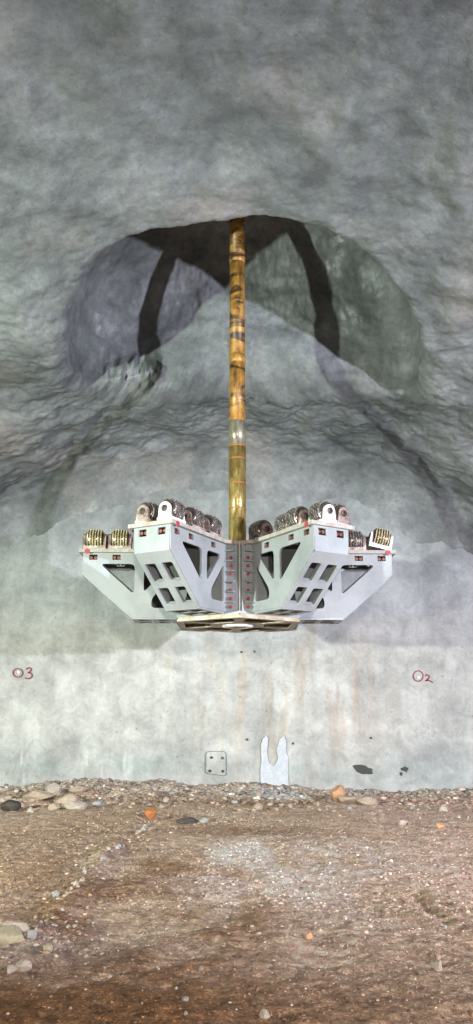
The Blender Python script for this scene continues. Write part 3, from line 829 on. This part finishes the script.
for i, (px, py, sz) in enumerate(((150, 820, 0.13), )):
    rock_at('orange_lump', px, py, sz, 'rust_can', 50, 'bright orange lump at the head of the wheel-track ridge', 'debris', flat_=0.8, rz=.3)
rock_at('debris_lump', 187, 823, 0.14, 'stone_dark', 51, 'blackish lump left of the grey-white lump', 'debris', flat_=0.45, sc=(1.2, .8, 1))
rock_at('debris_lump', 204, 823, 0.08, 'stone_grey', 52, 'grey-white lump beside the blackish lump', 'debris', flat_=0.6)

# countable loose stones
MS = []
for k in range(6):
    for mt in ('stone_pale', 'stone_tan', 'stone_grey'):
        me = stone_mesh(100+k, 1, 0.75); me.materials.append(MATS[mt]); MS.append(me)
def loose(n, label, group, sampler, smin, smax, palette):
    for i in range(n):
        px, py = sampler()
        p = on_floor(px, py)
        if not (4.3 < p.y < 19.8) or abs(p.x) > 6.2: continue
        sz = smin + (smax-smin)*random.random()**2.5
        if not clear(p.x, p.y, sz): continue
        SPOTS.append((p.x, p.y, sz*1.35))
        o = bpy.data.objects.new('loose_stone', MS[random.choice(range(6))*3 + random.choice(palette)]); C.objects.link(o)
        o.location = (p.x, p.y, floor_z(p.x, p.y) + sz*0.4); o.scale = (sz, sz, sz); o.rotation_euler = (0, 0, random.uniform(0, 6.28))
        tag(o, label, 'stone', group)
loose(110, 'fist-sized loose stone on the rubble strip along the wall foot', 'stones of the rubble strip', lambda: (random.uniform(0, 473), random.uniform(792, 812)), 0.04, 0.13, (0, 1, 1, 2))
loose(60, 'small pale stone scattered on the open dirt floor', 'stones scattered on the open floor', lambda: (random.uniform(0, 473), random.uniform(822, 1015)), 0.012, 0.036, (0, 1, 1, 2))
def ridge_pt():
    t = random.random(); return (150-88*t + random.gauss(0, 3), 822+76*t + random.gauss(0, 2))
loose(55, 'small stone on the straight ridge beside the left wheel track', 'stones of the wheel-track ridge', ridge_pt, 0.025, 0.07, (0, 1, 2))

# uncountable gravel: one joined mesh, each grain tinted like the dirt it came from
tb = bmesh.new(); bmesh.ops.create_icosphere(tb, subdivisions=1, radius=1.0)
TV = np.array([v_.co[:] for v_ in tb.verts]); TF = np.array([[v_.index for v_ in f.verts] for f in tb.faces]); tb.free()
def lookup(A, x, y):
    i = np.clip(np.searchsorted(xs, x), 1, len(xs)-1); j = np.clip(np.searchsorted(ys, y), 1, len(ys)-1); return A[i, j]
def grit(x, y, smin, smax, pw, pale):
    n = len(x); sz = smin + (smax-smin)*rng.random(n)**pw
    keep = (np.abs(x) < 6.3) & (y > 4.3) & (y < 19.85)
    for a, b, c in SPOTS: keep &= (x-a)**2 + (y-b)**2 > (c+sz*0.6)**2
    x, y, sz = x[keep], y[keep], sz[keep]; n = len(x)
    zf = np.array([floor_z(a, b) for a, b in zip(x, y)])
    T = TV[None]*(1 + 0.28*rng.standard_normal((n, len(TV), 1)).clip(-1.2, 1.2))*np.stack([rng.uniform(.7, 1.25, n), rng.uniform(.7, 1.25, n), rng.uniform(.35, .7, n)], -1)[:, None]
    a = rng.uniform(0, 6.28, n); ca, sa = np.cos(a)[:, None], np.sin(a)[:, None]
    V = np.stack([T[..., 0]*ca - T[..., 1]*sa, T[..., 0]*sa + T[..., 1]*ca, T[..., 2]], -1)*sz[:, None, None]
    V += np.stack([x, y, zf + sz*0.2], -1)[:, None]
    base = lookup(col, x, y)
    k = rng.lognormal(-0.85, 0.38, n)[:, None]
    c = np.clip(base*k, 0.02, 0.75)
    m = (rng.random(n) < pale)[:, None]*np.array([[0.36, 0.31, 0.26]])*rng.uniform(0.7, 1.1, n)[:, None]
    c = np.where(m > 0, m, c)
    return V, np.repeat(c[:, None], len(TV), 1)
def wedge_pts(n, y0, y1, pw):
    y = y0 + (y1-y0)*rng.random(n)**pw; return rng.uniform(-0.345, 0.345, n)*y, y
sets = [grit(*wedge_pts(9000, 4.4, 9.0, 1.2), 0.003, 0.013, 3, 0.03), grit(*wedge_pts(13000, 7.5, 17.5, 1.1), 0.006, 0.024, 3, 0.03),
        grit(rng.normal(0.6, 1.0, 1500), rng.uniform(6.5, 15, 1500), 0.006, 0.022, 3, 0.2),
        grit(rng.uniform(-6.2, 6.2, 5200), 19.85 - 3.4*rng.random(5200)**1.3, 0.012, 0.08, 3, 0.08),
        grit(-1.45 + rng.normal(0, .2, 300), 6.55 + rng.normal(0, .3, 300), 0.006, 0.03, 2, 0.3)]
V = np.concatenate([a for a, b in sets]); cc = np.concatenate([b for a, b in sets])
n = len(V); q = (TF[None] + (np.arange(n)*len(TV))[:, None, None]).reshape(-1, 3)
me = bpy.data.meshes.new('gravel')
me.vertices.add(n*len(TV)); me.vertices.foreach_set('co', V.reshape(-1).astype(np.float32))
me.loops.add(q.size); me.loops.foreach_set('vertex_index', q.reshape(-1).astype(np.int32))
me.polygons.add(len(q)); me.polygons.foreach_set('loop_start', np.arange(0, q.size, 3, dtype=np.int32))
me.polygons.foreach_set('loop_total', np.full(len(q), 3, dtype=np.int32))
me.update(calc_edges=True)
set_col(me, cc.reshape(-1, 3))
tag(link('gravel', me, 'grit'), 'fine brown and pale gravel scattered over the dirt floor', 'gravel', kind='stuff')
